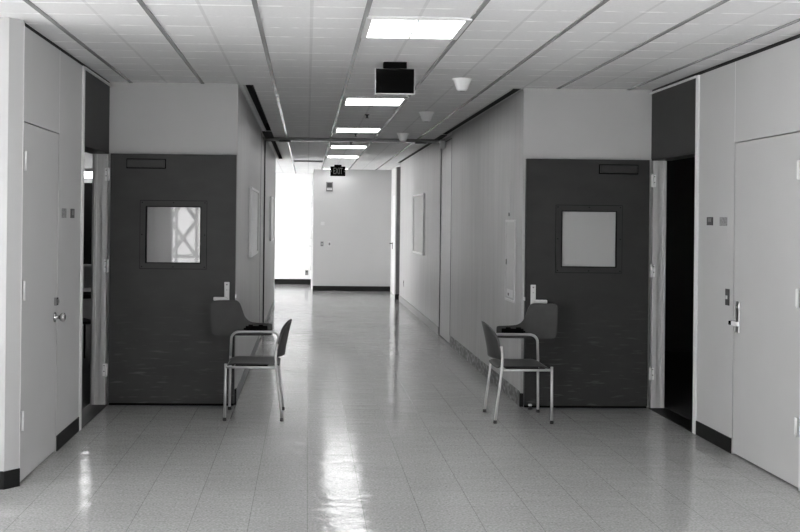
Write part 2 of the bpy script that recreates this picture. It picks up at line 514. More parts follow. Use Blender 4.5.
# lever set on right closet door
b2 = NB(); bx(b2, XR-.008, XR, 6.805, 6.855, .845, 1.058, .003); sub(dro, b2); obj('lock_plate', b2, m_steel, dr)
b2 = NB(); bx(b2, XR-.056, XR-.034, 6.735, 6.822, .897, .927, .005); sub(dro, b2); obj('door_lever', b2, m_satin, dr)
b2 = NB(); bx(b2, XR-.064, XR-.008, 6.817, 6.845, .899, .926, .004); sub(dro, b2); obj('lever_boss', b2, m_blk, dr)
obj('lock_cylinder', sub(dro, xlathe([(.012, 0), (.011, .012)], XR-.008, 6.83, 1.02, -1)), m_steel, dr)

# doorway frames, transoms
def doorway(s, X, n, side, dmul):
    bm = NB()
    sx_box(bm, s, X, -.012, .16, 7.548, 7.600, 0, H-.03, .002)                  # near jamb
    sx_box(bm, s, X, -.012, .03, 7.600, 8.640, 2.700, 2.712)                    # head strip
    o1 = struct('trim_%d' % n, bm, m_frame, 'pale steel frame of the %s doorway' % side, 'door frame', loc=(X, 7.57, 0))
    bm = NB()
    sx_box(bm, s, X, .012, .055, 8.585, 8.645, 0, 2.128, .002)
    sx_box(bm, s, X, .055, .105, 8.600, 8.645, 0, 2.128, .002)
    sx_box(bm, s, X, .100, .126, 8.592, 8.645, 0, 2.128, .002)
    o2 = struct('trim_%d' % (n+1), bm, m_jamb, 'grey stepped hinge jamb of the %s doorway' % side, 'door frame', loc=(X, 8.6, 0))
    for z in (1.95, 1.18, .30):
        b2 = NB(); sx_box(b2, s, X, -.010, .032, 8.579, 8.5845, z-.052, z+.052)
        tube(b2, [(X - s*.004, 8.577, z-.055), (X - s*.004, 8.577, z+.055)], .0075)
        for zz in (-.035, 0, .035):
            pass
        sub(Vector((X, 8.6, 0)), b2); h = obj('hinge', b2, m_satin, o2)
        b3 = NB()
        for i, zz in enumerate((-.036, -.012, .012, .036)):
            d = .004 + .016*(i % 2)
            tube(b3, [(X - s*d, 8.581, z+zz), (X - s*d, 8.5775, z+zz)], .005, 8)
        sub(Vector((X, 8.6, 0)), b3); obj('screw', b3, m_dkgrey, h)
    bm = NB(); sx_box(bm, s, X, .010, .05, 7.600, 8.640, 2.141, 2.700)
    o3 = struct('wall_transom_%s' % side, bm, m_trans, 'dark charcoal panel above the %s doorway' % side, 'panel', loc=(X, 8.1, 2.14))
    bm = NB(); sx_box(bm, s, X, .0, .16, 7.600, 8.60, 2.124, 2.140)
    struct('trim_%d' % (n+20), bm, m_black, 'black header strip across the top of the %s doorway' % side, 'trim', loc=(X, 8.1, 2.13))
    # blackened threshold
    bm = NB(); sx_box(bm, s, X, -.01, .15, 7.60, 8.585, 0, .006, .002)
    struct('trim_%d' % (n+2), bm, m_black, 'flat dark threshold in the %s doorway' % side, 'threshold', loc=(X, 8.1, 0))
doorway(1, XL, 5, 'left', 1)
doorway(-1, XR, 8, 'right', 1)

# walls the open doors rest against
struct('wall_front_left', B(XL-.15, CL, YD, YD+.12, 0, H), m_wall, 'grey wall behind and above the open left door', 'wall')
struct('wall_front_right', B(CR, XR+.15, YD, YD+.12, 0, H), m_wall, 'grey wall behind and above the open right door', 'wall')

# corridor side walls (with recess for the fire doors)
bm = NB()
bx(bm, CL-.15, CL, YD+.12, 13.0, 0, H); bx(bm, CL-.15, CL-.055, 13.0, 14.12, 0, H); bx(bm, CL-.15, CL, 14.12, 19.0, 0, H)
struct('wall_corridor_left', bm, m_corr, 'streaky grey vinyl wall along the left of the corridor', 'wall')
bm = NB()
bx(bm, CR, CR+.15, YD+.12, 12.95, 0, H); bx(bm, CR+.055, CR+.15, 12.95, 14.02, 0, H); bx(bm, CR, CR+.15, 14.02, 20.1, 0, H); bx(bm, CR+.085, CR+.15, 20.1, 20.66, 0, H)
struct('wall_corridor_right', bm, m_corr, 'streaky grey vinyl wall along the right of the corridor', 'wall')
bm = B(CL-.05, CL-.006, 13.02, 14.08, .012, 2.68, bev=.002)
struct('door_5', bm, m_corr_dk, 'grey corridor fire door folded back flush into the left wall', 'door', loc=(CL-.03, 14.08, 0))
bm = B(CR+.006, CR+.05, 12.97, 13.99, .012, 2.64, bev=.002)
d6 = struct('door_6', bm, m_corr_dk, 'grey corridor fire door folded back flush into the right wall', 'door', loc=(CR+.03, 13.99, 0))
struct('wall_corridor_end', B(.14, 4, 22.8, 24.9, 0, H), m_end, 'white wall across the end of the corridor under the exit sign', 'wall')
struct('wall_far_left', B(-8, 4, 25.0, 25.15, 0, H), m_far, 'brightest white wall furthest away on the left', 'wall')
struct('wall_corridor_end_right', B(CR+.045, CR+.16, 20.66, 22.8, 0, H), m_white, 'narrow bright strip of side wall beyond the grey post', 'wall')
# hall turning left: near wall of it and its window end
struct('wall_side_hall', B(-7, CL-.15, 18.88, 19.0, 0, H), m_white, 'near wall of the hall turning left', 'wall')
bm = NB(); bx(bm, -6.6, -6.45, 19.0, 25.0, 0, .35); bx(bm, -6.6, -6.45, 19.0, 25.0, 2.55, H)
bx(bm, -6.6, -6.45, 19.0, 19.9, .35, 2.55); bx(bm, -6.6, -6.45, 24.5, 25.0, .35, 2.55)
struct('wall_hall_window', bm, m_white, 'window wall at the end of the hall turning left', 'wall')
bm = NB()
for y in (19.9, 21.4, 22.95, 24.44): bx(bm, -6.56, -6.50, y, y+.06, .35, 2.55)
for z in (.35, 2.49): bx(bm, -6.56, -6.50, 19.9, 24.5, z, z+.06)
struct('window_3', bm, m_frame, 'window frame at the end of the hall turning left', 'window')

# pier / post at corridor end
p = struct('trim_11', B(1.804, CR+.16, 20.40, 20.66, 0, 2.68), m_grey, 'dark grey post at the far right end of the corridor', 'post')
# lobby behind the camera
bm = NB()
WX0, WX1 = -3.14, -1.40
bx(bm, -7, WX0, -6.15, -6, 0, H); bx(bm, WX1, 8, -6.15, -6, 0, H); bx(bm, WX0, WX1, -6.15, -6, 0, .35); bx(bm, WX0, WX1, -6.15, -6, 2.6, H)
struct('wall_back', bm, m_white, 'lobby wall with a long window behind the viewpoint', 'wall')
bm = NB()
for i in range(3):
    x = WX0 + (WX1-WX0-.06)*i/2; bx(bm, x, x+.06, -6.12, -6.04, .35, 2.6)
for z in (.35, 2.54): bx(bm, WX0, WX1, -6.12, -6.04, z, z+.06)
struct('window_1', bm, m_frame, 'long lobby window behind the viewpoint', 'window')
bm = NB()
bx(bm, -7.15, -7, -6, -2.2, 0, H); bx(bm, -7.15, -7, 4.2, 6.1, 0, H); bx(bm, -7.15, -7, -2.2, 4.2, 0, .35); bx(bm, -7.15, -7, -2.2, 4.2, 2.6, H)
struct('wall_lobby_left', bm, m_white, 'lobby wall with a window on the far left', 'wall')
bm = NB()
for i in range(5):
    y = -2.2 + 6.34*i/4; bx(bm, -7.11, -7.04, y, y+.06, .35, 2.6)
for z in (.35, 2.54): bx(bm, -7.11, -7.04, -2.2, 4.2, z, z+.06)
struct('window_2', bm, m_frame, 'lobby window on the far left side', 'window')
bm = NB()
bx(bm, 8, 8.15, -6, -2.2, 0, H); bx(bm, 8, 8.15, 4.2, 6.1, 0, H); bx(bm, 8, 8.15, -2.2, 4.2, 0, .35); bx(bm, 8, 8.15, -2.2, 4.2, 2.6, H)
struct('wall_lobby_right', bm, m_white, 'lobby wall with an added window on the far right', 'wall')
bm = NB()
for i in range(5):
    y = -2.2 + 6.34*i/4; bx(bm, 8.04, 8.11, y, y+.06, .35, 2.6)
for z in (.35, 2.54): bx(bm, 8.04, 8.11, -2.2, 4.2, z, z+.06)
struct('window_4', bm, m_frame, 'added lobby window on the far right side', 'window')  # unseen window, added for the fill light from the right
# steel lattice outside the lobby window (shows mirrored in the left door pane)
bm = NB()
for (x0, z0, x1, z1) in ((-3.26, .70, -2.62, 1.55), (-3.26, 1.55, -2.62, .70), (-3.26, 1.55, -2.94, 1.98), (-2.62, 1.55, -2.94, 1.98)):
    tube(bm, [(x0, -6.9, z0), (x1, -6.9, z1)], .045, 8)
for x in (-3.10, -2.62): tube(bm, [(x, -6.9, 0), (x, -6.9, 2.7)], .035, 8)
for z in (.70,): tube(bm, [(-3.6, -6.9, z), (-2.3, -6.9, z)], .04, 8)
tag(obj('steel_lattice', bm, m_grey, None, (-2.95, -6.9, 0)), 'grey steel cross bracing outdoors, mirrored in the left door pane', 'lattice')

# left classroom
struct('floor_classroom', B(-5.5, XL-.155, 5.0+1.1, 15.0, .0, .004), m_carpet, 'dark carpet of the room behind the left doorway', 'floor')
struct('wall_classroom_back', B(-5.5, XL-.15, 14.9, 15.0, .004, H), m_roomwall, 'back wall of the room behind the left doorway', 'wall')
struct('wall_classroom_left', B(-5.6, -5.5, 6.1, 15.0, .004, H), m_roomwall, 'left wall of the room behind the left doorway', 'wall')
struct('wall_classroom_right', B(XL-.17, XL-.15, 8.78, 14.9, .004, H), m_roomwall, 'right wall of the room behind the left doorway', 'wall')
t = thing('chalkboard', 'black chalkboard with pale ledge seen through the left doorway', 'chalkboard', (-3.6, 14.89, .875))
obj('board', B(-1.2, 1.2, -.03, 0, .03, 1.22), m_chalk, t)
obj('ledge', B(-1.2, 1.2, -.09, 0, 0, .03, bev=.004), m_palegrey, t)
t = thing('strip_light', 'bright strip light glimpsed through the left doorway', 'light', (-3.12, 14.4, 2.15))
obj('lamp_tube', B(-.62, .62, -.05, .05, 0, .08, bev=.01), m_strip, t)
obj('housing', B(-.62, .62, -.06, .06, .082, .13, bev=.004), m_palegrey, t)
b2 = NB(); tube(b2, [(-.5, 0, .13), (-.5, 0, .70)], .006, 8); obj('hanger', b2, m_steel, t); b2 = NB(); tube(b2, [(.5, 0, .13), (.5, 0, .70)], .006, 8); obj('hanger', b2, m_steel, t)
t = thing('classroom_table', 'dark-topped table glimpsed through the left doorway', 'table', (-2.62, 11.85, .004))
obj('tabletop', B(-.6, .6, -.3, .3, .70, .74, bev=.004), m_dkgrey, t)
for x in (-.55, .55):
    for y in (-.26, .26):
        b2 = NB(); tube(b2, [(x, y, 0), (x, y, .70)], .014); obj('leg', b2, m_leg, t)
t = thing('classroom_chair', 'small dark chair in front of the table in the left room', 'chair', (-2.56, 11.2, .004), .5)
obj('seat', B(-.2, .2, -.2, .2, .42, .45, bev=.01), m_dkgrey, t)
obj('backrest', B(-.2, .2, -.23, -.21, .70, .75, bev=.008), m_dkgrey, t)
for x in (-.18, .18):
    b2 = NB(); tube(b2, [(x, .18, 0), (x, .18, .42)], .011); obj('leg', b2, m_blk, t)
    b2 = NB(); tube(b2, [(x, -.20, 0), (x, -.19, .42), (x, -.21, .78)], .011); obj('leg', b2, m_blk, t)
# right, unlit room
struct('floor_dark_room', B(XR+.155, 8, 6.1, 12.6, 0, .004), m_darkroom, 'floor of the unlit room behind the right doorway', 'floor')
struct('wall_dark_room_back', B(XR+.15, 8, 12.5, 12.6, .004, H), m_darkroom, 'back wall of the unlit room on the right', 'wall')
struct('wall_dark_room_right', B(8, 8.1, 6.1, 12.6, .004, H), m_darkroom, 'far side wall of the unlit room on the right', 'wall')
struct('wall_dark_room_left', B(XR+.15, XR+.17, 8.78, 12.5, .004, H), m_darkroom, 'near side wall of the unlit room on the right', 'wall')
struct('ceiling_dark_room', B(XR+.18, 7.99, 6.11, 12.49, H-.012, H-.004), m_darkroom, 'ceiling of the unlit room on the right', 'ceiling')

# baseboards
def basebd(name, bm, m=m_black, lab='black rubber baseboard'): return struct(name, bm, m, lab, 'baseboard')
bm = prism_xy(NB(), [(-6.9, YF-.007), (-1.740, YF-.007), (-1.671, 5.989), (-1.677, 5.993), (-1.742, YF), (-6.9, YF)], 0, .105)
basebd('baseboard_pier_left', bm, lab='black baseboard around the white wall end at the left edge')
basebd('baseboard_pier_right', B(2.99, 7.9, 5.853, 5.86, 0, .105), lab='black baseboard of the right lobby wall end')
basebd('baseboard_left', B(XL, XL+.007, 6.884, 7.545, 0, .105, bev=.001), lab='black baseboard between left closet door and doorway')
basebd('baseboard_right', B(XR-.007, XR, 6.918, 7.545, 0, .105, bev=.001), lab='black baseboard between right closet door and doorway')
basebd('baseboard_corridor_right_near', B(CR-.008, CR, YD+.02, 12.93, 0, .125, bev=.001), m_scuff, 'scuffed peeling baseboard on the near right corridor wall')
basebd('baseboard_corridor_right_far', B(CR-.008, CR, 14.05, 20.1, 0, .115, bev=.001), m_grey, 'grey baseboard on the far right corridor wall')
bm = NB(); bx(bm, CR-.012, CR+.02, YD-.016, YD+.018, 0, .115, .002); basebd('baseboard_corner_right', bm, lab='short black corner baseboard beside the right door')
bm = NB(); bx(bm, CL-.02, CL+.012, YD-.016, YD+.05, 0, .135, .002); basebd('baseboard_corner_left', bm, lab='short black corner baseboard beside the left door')
basebd('baseboard_corridor_left_near', B(CL, CL+.008, YD+.06, 12.98, 0, .11, bev=.001), m_grey, 'grey baseboard on the near left corridor wall')
basebd('baseboard_corridor_left_far', B(CL, CL+.008, 14.14, 19.0, 0, .11, bev=.001), m_grey, 'grey baseboard on the far left corridor wall')
basebd('baseboard_end', B(.14, CR+.043, 22.79, 22.8, 0, .11), lab='black baseboard across the corridor end wall')
basebd('baseboard_far_left', B(-6.4, .13, 24.99, 25.0, 0, .13), lab='black baseboard on the furthest wall at left')
basebd('baseboard_post', B(1.79, CR+.07, 20.385, 20.40, 0, .11), lab='black baseboard on the grey post at the corridor end')

# ceiling slots along the corridor (dark linear grilles)
NS = 18
def slot(x0, x1, y0, y1, lab):
    global NS; NS += 1
    t = thing('trim_%d' % NS, lab, 'ceiling slot', ((x0+x1)/2, (y0+y1)/2, H), kind='structure')
    hw, hl = (x1-x0)/2, (y1-y0)/2
    b2 = NB(); bx(b2, -hw+.0005, hw-.0005, -hl, hl, .10, .12); bx(b2, -hw+.0005, -hw+.003, -hl, hl, .004, .10); bx(b2, hw-.003, hw-.0005, -hl, hl, .004, .10); bx(b2, -hw+.003, hw-.003, -hl, -hl+.003, .004, .10); bx(b2, -hw+.003, hw-.003, hl-.003, hl, .004, .10)
    obj('channel', b2, m_void, t)
    b2 = NB(); bx(b2, -hw-.016, -hw, -hl, hl, -.006, .0); bx(b2, hw, hw+.003, -hl, hl, -.006, 0)
    obj('flange', b2, m_palegrey, t)
slot(SL[0], SL[1], 8.72, 13.2, 'long black ceiling slot above the left corridor wall, nearer piece')
slot(SL[0], SL[1], 14.3, 19.18, 'black ceiling slot above the left corridor wall, farther piece')
slot(SR[0], SR[1], 8.72, 13.4, 'long black ceiling slot above the right corridor wall, nearer piece')
slot(SR[0], SR[1], 14.3, 20.08, 'black ceiling slot above the right corridor wall, farther piece')
# pocket boxes over the fire doors
struct('trim_12', B(CL+.002, -.475, 13.22, 14.12, H-.012, H-.001), m_void, 'dark pocket in the ceiling above the left fire door', 'trim')
struct('trim_13', B(1.772, CR-.002, 13.42, 14.12, H-.012, H-.001), m_void, 'dark pocket in the ceiling above the right fire door', 'trim')
struct('trim_14', B(CL+.002, CR-.002, 14.14, 14.26, H-.045, H-.001, bev=.003), m_runner, 'thin door head running across the corridor ceiling', 'trim')
bm = NB(); bx(bm, CR-.004, CR+.004, 14.0, 14.03, 0, H-.05); struct('trim_15', bm, m_grey, 'thin dark edge beside the right fire door', 'trim')
bm = NB(); bx(bm, CL-.004, CL+.012, 14.09, 14.13, 0, H-.05); struct('trim_16', bm, m_dkgrey, 'thin dark edge beside the left fire door', 'trim')
bm = NB(); bx(bm, CR-.003, CR+.005, 12.952, 12.966, .0, 2.66); bx(bm, CR-.003, CR+.005, 12.952, 14.0, 2.652, 2.664); struct('trim_17', bm, m_dkgrey, 'dark gap line around the right fire door', 'trim')
bm = NB(); bx(bm, CL-.005, CL+.003, 12.99, 13.01, .0, 2.69); struct('trim_18', bm, m_dkgrey, 'dark gap line around the left fire door', 'trim')

# ------------------------------------------------------------------ luminaires
t = thing('ceiling_light', 'nearest and largest square fluorescent ceiling panel', 'ceiling light', (.625, 6.02, H-.012), group='fluorescent ceiling panels')
b2 = NB(); fw = .266
bx(b2, -.300, -fw, -.31, .31, -.004, .012); bx(b2, fw, .300, -.31, .31, -.004, .012); bx(b2, -fw, fw, -.31, -.283, -.004, .012); bx(b2, -fw, fw, .283, .31, -.004, .012)
obj('frame', b2, m_palegrey, t)
obj('divider', B(-.005, .005, -.283, .283, -.003, .002), m_dkgrey, t)
obj('diffuser', B(-fw, fw, -.283, .283, .003, .010), m_lamp, t)
L = [(9.71, 'second nearest fluorescent ceiling panel, just beyond the black hanging sign'),
     (12.78, 'third fluorescent ceiling panel along the corridor'),
     (15.70, 'fourth fluorescent ceiling panel, just beyond the door head'),
     (18.10, 'fifth fluorescent ceiling panel, just before the exit sign')]
for y, lab in L:
    c = copy_tree(t); c.location = (.63, y, H-.012); c['label'] = lab
c = copy_tree(t); c.location = (.625, 22.45, H-.012); c.scale = (1, .4, 1); c['label'] = 'ceiling light hard against the end wall behind the exit sign'
# lamps of the side hall, out of sight above the far left wall
for x in (-1.6, -4.0):
    c = copy_tree(t); c.location = (x, 21.6, H-.012); c['label'] = 'ceiling panel lighting the hall turning left at %s' % ('its mouth' if x > -2 else 'its window end')
# dark vent near the end
t = thing('ceiling_vent', 'narrow dark ceiling vent near the far end of the corridor', 'vent', (.01, 19.6, H-.006))
b2 = NB(); bx(b2, -.285, .285, -.10, .10, -.012, .004); obj('frame', b2, m_grey, t)
b2 = NB()
for i in range(5): bx(b2, -.27, .27, -.08+.035*i, -.065+.035*i, -.016, -.0125)
obj('slat', b2, m_dkgrey, t)

# cone shaped ceiling fittings
t = thing('cone_fitting', 'nearest of the three white conical ceiling fittings', 'ceiling fitting', (1.243, 8.15, H), group='white conical ceiling fittings')
b2 = NB(); lathe(b2, [(.082, -.001), (.082, -.008), (.074, -.014), (.060, -.05), (.046, -.088), (.040, -.096), (.024, -.099)]); obj('shade', b2, m_cone, t)
b2 = NB(); lathe(b2, [(.022, -.0992), (.020, -.103)]); obj('lens', b2, m_board, t)
for y, lab in ((10.66, 'middle of the three white conical ceiling fittings'), (13.28, 'farthest of the three white conical ceiling fittings')):
    c = copy_tree(t); c.location = (1.25, y, H); c['label'] = lab
# sprinklers
t = thing('sprinkler_head', 'tiny dark sprinkler head between the second and third light panels', 'sprinkler', (.640, 10.98, H), group='tiny ceiling sprinkler heads')
b2 = NB(); lathe(b2, [(.028, -.001), (.026, -.008), (.012, -.010), (.008, -.035)], 16); obj('body', b2, m_dkgrey, t)
b2 = NB(); lathe(b2, [(.020, -.036), (.022, -.040)], 16); obj('deflector', b2, m_dkgrey, t)
for y, lab in ((13.42, 'tiny sprinkler head just beyond the third light panel'), (14.83, 'tiny sprinkler head just before the fourth light panel')):
    c = copy_tree(t); c.location = (.633, y, H); c['label'] = lab

# black hanging sign
t = thing('hanging_sign', 'black rectangular sign box with pale rim hanging under the near ceiling', 'sign', (.628, 7.36, H))
obj('mount', B(-.085, .085, -.035, .035, -.048, -.001, bev=.004), m_blk, t)
b2 = NB(); bx(b2, -.145, .145, -.018, .022, -.236, -.046, .003); obj('housing', b2, m_palegrey, t)
obj('face', B(-.139, .139, -.022, -.0185, -.228, -.050), m_blk, t)

# exit sign
t = thing('exit_sign', 'dark illuminated exit sign hanging before the corridor end wall', 'exit sign', (.625, 20.9, H))
obj('mount', B(-.075, .075, -.03, .03, -.035, -.001, bev=.004), m_blk, t)
obj('housing', B(-.155, .155, -.02, .02, -.235, -.036, bev=.004), m_blk, t)
text_mesh('EXIT', .185, m_letters, t, (0, -.022, -.137), sx_=.52)
for s in (-1, 1):
    b2 = NB(); prism = [(s*.142, -.135), (s*.128, -.115), (s*.128, -.155)]
    prism_xz(b2, prism if s > 0 else prism[::-1], -.0225, -.0195)
    obj('arrow', b2, m_letters, t)

# ------------------------------------------------------------------ open doors
def big_door(x0, x1, n, hinge_left, lab):
    zb, zt = .022, 2.128
    md = m_door_lit if hinge_left else m_door  # left leaf takes a paler copy: the light it catches is in the colour
    y0, y1 = 8.575, 8.620
    wx0, wx1 = (x0+.302, x1-.302)
    if hinge_left: wx0, wx1 = -1.358, -.900
    else: wx0, wx1 = 2.174, 2.641
    wz0, wz1 = 1.210, 1.683
    bm = NB()
    bx(bm, x0, wx0, y0, y1, zb, zt); bx(bm, wx1, x1, y0, y1, zb, zt)
    bx(bm, wx0, wx1, y0, y1, zb, wz0); bx(bm, wx0, wx1, y0, y1, wz1, zt)
    bmesh.ops.remove_doubles(bm, verts=bm.verts, dist=1e-5)
    lo = Vector(((x0 if hinge_left else x1), y0, zb))
    d = struct('door_%d' % n, bm, md, lab, 'door', loc=lo)
    # vision panel
    b2 = NB(); fo, fi = .052, 0.0
    def ring(bm_, o_, i_, ya, yb):
        bx(bm_, wx0-o_, wx0-i_, ya, yb, wz0-o_, wz1+o_); bx(bm_, wx1+i_, wx1+o_, ya, yb, wz0-o_, wz1+o_)
        bx(bm_, wx0-i_, wx1+i_, ya, yb, wz0-o_, wz0-i_); bx(bm_, wx0-i_, wx1+i_, ya, yb, wz1+i_, wz1+o_)
    ring(b2, .050, 0, y0-.004, y0)
    fr = obj('vision_frame', sub(lo, b2), md, d)
    b2 = NB(); ring(b2, .0535, .050, y0-.0015, y0); ring(b2, .004, -.003, y0-.007, y0+.002)
    obj('frame_bead', sub(lo, b2), m_blk, fr)
    b2 = NB()
    for ix in range(3):
        for iz in range(3):
            if ix == 1 and iz == 1: continue
            x = wx0-.035 + ix*(wx1-wx0+.07)/2; z = wz0-.035 + iz*(wz1-wz0+.07)/2
            tube(b2, [(x, y0-.0035, z), (x, y0-.006, z)], .005, 8)
    obj('screw', sub(lo, b2), m_blk, fr)
    b2 = B(wx0, wx1, y0+.018, y0+.024, wz0, wz1); obj('glass_pane', sub(lo, b2), m_glass if hinge_left else m_glass_lightened, d)
    # closer arm plate at top
    cx0, cx1 = (-1.520, -1.205) if hinge_left else (2.495, 2.815)
    b2 = NB(); bx(b2, cx0, cx1, y0-.030, y0, 2.012, 2.078, .004)
    cl = obj('closer_body', sub(lo, b2), md, d)
    b2 = NB(); bx(b2, cx0-.008, cx1+.008, y0-.012, y0, 2.004, 2.086, .002); obj('closer_backplate', sub(lo, b2), m_blk, cl)
    # black strip stands in for the shade in the gap below the door
    b2 = NB(); bx(b2, x0+.004, x1-.004, y0+.006, y1-.006, .004, zb); obj('door_gap_shade', sub(lo, b2), m_blk, d)
    # lock set
    s = 1 if hinge_left else -1
    ex = -.672 if hinge_left else 1.933
    b2 = NB(); bx(b2, ex-.022, ex+.022, y0-.008, y0, .880, 1.052, .003); es = obj('lock_plate', sub(lo, b2), m_palegrey, d)
    b2 = NB(); tube(b2, [(ex, y0-.008, 1.030), (ex, y0-.012, 1.030)], .007, 12); tube(b2, [(ex, y0-.008, .985), (ex, y0-.0105, .985)], .004, 10); obj('keyhole', sub(lo, b2), m_grey, es)
    b2 = NB(); tube(b2, [(ex, y0-.006, .912), (ex, y0-.055, .912)], .010)
    xa, xb = sorted((ex+.006*s, ex - s*.108)); bx(b2, xa, xb, y0-.070, y0-.046, .898, .929, .008)
    obj('door_lever', sub(lo, b2), m_palegrey, d)
    # latch on the free edge
    fx = x1 if hinge_left else x0
    b2 = NB(); xa, xb = sorted((fx, fx + s*.010)); bx(b2, xa, xb, y0+.004, y1-.006, .915, .945, .002); obj('latch_bolt', sub(lo, b2), m_steel, d)
    return d
big_door(-1.662, -.603, 1, True, 'scuffed dark door standing open flat against the left wall')
big_door(1.868, 2.925, 2, False, 'darker door standing open flat against the right wall')

# ------------------------------------------------------------------ tablet-arm chairs
def chair(sx, loc, rz, label):
    """local +x*sx is the way the sitter faces; tablet on local +y"""
    t = thing('tablet_arm_chair', label, 'chair', loc, rz)
    W = .235; r = .0108
    def fl(pts): return [(sx*p_[0], p_[1], p_[2]) for p_ in pts]
    # front near leg
    b2 = NB(); tube(b2, fl([(.226, -W, .012), (.222, -W, .447)]), r); l1 = obj('leg', b2, m_leg, t)
    # front far leg continues up into the arm support
    b2 = NB(); tube(b2, fl([(.224, W, .012), (.220, W, .45)]), r); l2 = obj('leg', b2, m_leg, t)
    pts = [(.220, W, .445), (.215, W, .585)]
    c = (.153, .585)
    for i in range(1, 9):
        a = math.radians(90*i/8); pts.append((c[0]+.062*math.cos(a), W, c[1]+.062*math.sin(a)))
    pts += [(-.115, W, .649)]
    for i in range(1, 7):
        a = math.radians(90+80*i/6); pts.append((-.125+.055*math.cos(a), W, .594+.055*math.sin(a)))
    pts.append((-.172, W, .535))
    b2 = NB(); tube(b2, fl(pts), r); obj('arm_tube', b2, m_leg, t)
    legs = [l1, l2]
    for v in (-W, W):
        b2 = NB(); tube(b2, fl([(-.222, v, .012), (-.208, v, .14), (-.190, v, .28), (-.174, v, .42), (-.169, v, .50), (-.172, v, .56), (-.180, v, .605)]), r)
        legs.append(obj('leg', b2, m_leg, t))
    for l, (x, y) in zip(legs, ((.226, -W), (.224, W), (-.222, -W), (-.222, W))):
        b2 = NB(); lathe(b2, [(.015, 0), (.0155, .010), (.013, .024), (.0118, .026)], 16, sx*x, y); obj('foot_cap', b2, m_dkgrey, l)
    # seat frame
    b2 = NB()
    for v in (-W, W): tube(b2, fl([(.222, v, .421), (-.176, v, .419)]), .010)
    tube(b2, fl([(.212, -W, .420), (.212, W, .420)]), .009); tube(b2, fl([(-.172, -W, .418), (-.172, W, .418)]), .009)
    obj('seat_frame', b2, m_leg, t)
    b2 = NB(); xs = sorted((sx*-.10, sx*.16)); bx(b2, xs[0], xs[1], -.15, .15, .398, .414, .004); obj('seat_bracket', b2, m_blk, t)
    # seat shell: gently dished, front edge rolled down
    b2 = NB(); nu, nv = 18, 14; gt, gb = [], []
    for i in range(nu+1):
        uu = -.198 + .420*i/nu; rt, rb = [], []
        k = i/nu
        for j in range(nv+1):
            q = -1 + 2*j/nv
            rnd = 1.0
            if k < .12: rnd = .90 + .10*math.sqrt(max(0, 1-((.12-k)/.12)**2))
            if k > .90: rnd = .92 + .08*math.sqrt(max(0, 1-((k-.90)/.10)**2))
            z = .444 - .010*math.sin(math.pi*k)*(1-q*q) + .004*q*q
            if k > .82: z -= .020*((k-.82)/.18)**2
            if k < .10: z -= .012*((.10-k)/.10)**2
            th = .013*(1 - .5*q**6)
            rt.append(b2.verts.new((sx*uu, q*.222*rnd, z))); rb.append(b2.verts.new((sx*uu, q*.214*rnd, z-th)))
        gt.append(rt); gb.append(rb)
    for i in range(nu):
        for j in range(nv):
            f = b2.faces.new((gt[i][j], gt[i+1][j], gt[i+1][j+1], gt[i][j+1])); f.smooth = True
            f = b2.faces.new((gb[i][j+1], gb[i+1][j+1], gb[i+1][j], gb[i][j])); f.smooth = True
        b2.faces.new((gt[i][0], gb[i][0], gb[i+1][0], gt[i+1][0])); b2.faces.new((gt[i][nv], gt[i+1][nv], gb[i+1][nv], gb[i][nv]))
    for j in range(nv):
        b2.faces.new((gt[0][j], gt[0][j+1], gb[0][j+1], gb[0][j])); b2.faces.new((gt[nu][j+1], gt[nu][j], gb[nu][j], gb[nu][j+1]))
    obj('seat', b2, m_plas, t)
    # back shell
    b2 = NB(); nt_, nv = 18, 16; gf, gb = [], []
    for i in range(nt_+1):
        k = i/nt_; z = .500 + .278*k; rf, rb = [], []
        wd = .222 if k < .5 else .222*math.sqrt(max(.0, 1-((k-.5)/.505)**2))
        wd = max(wd, .03)
        if k < .08: wd *= .96 + .04*k/.08
        uc = -.232 - .055*k**1.3
        for j in range(nv+1):
            q = -1 + 2*j/nv; v = q*wd
            bend = .058*(v/.222)**2
            rf.append(b2.verts.new((sx*(uc+bend+.006), v, z))); rb.append(b2.verts.new((sx*(uc+bend-.007), v, z)))
        gf.append(rf); gb.append(rb)
    for i in range(nt_):
        for j in range(nv):
            f = b2.faces.new((gf[i][j], gf[i][j+1], gf[i+1][j+1], gf[i+1][j])); f.smooth = True
            f = b2.faces.new((gb[i][j], gb[i+1][j], gb[i+1][j+1], gb[i][j+1])); f.smooth = True
        b2.faces.new((gf[i][0], gf[i+1][0], gb[i+1][0], gb[i][0])); b2.faces.new((gf[i][nv], gb[i][nv], gb[i+1][nv], gf[i+1][nv]))
    for j in range(nv):
        b2.faces.new((gf[0][j], gb[0][j], gb[0][j+1], gf[0][j+1])); b2.faces.new((gf[nt_][j], gf[nt_][j+1], gb[nt_][j+1], gb[nt_][j]))
    obj('backrest', b2, m_plas, t)
    # tablet folded up on its edge
    P = [(.350, .905), (.190, .908), (.170, .904), (.145, .880), (.118, .800), (.100, .762), (.070, .735), (.030, .722), (-.090, .716), (-.118, .714), (-.124, .704),
         (-.124, .625), (-.112, .614), (.330, .612), (.366, .618), (.382, .650), (.388, .700), (.388, .860), (.382, .897)]
    P = smooth_poly(P, 2)
    b2 = NB(); prism_xz(b2, [(sx*a, c_) for a, c_ in P], W+.022, W+.038, .002); obj('writing_tablet', b2, m_plas2, t)
    b2 = NB(); xs = sorted((sx*.096, sx*-.084)); bx(b2, xs[0], xs[1], W-.008, W+.022, .660, .696, .003)
    for u_ in (.055, -.03): tube(b2, fl([(u_+.018, W+.006, .697), (u_-.018, W+.006, .697)]), .011, 10)
    tube(b2, fl([(.094, W+.006, .672), (.112, W+.006, .672)]), .008, 8)
    obj('tablet_hinge', b2, m_blk, t)
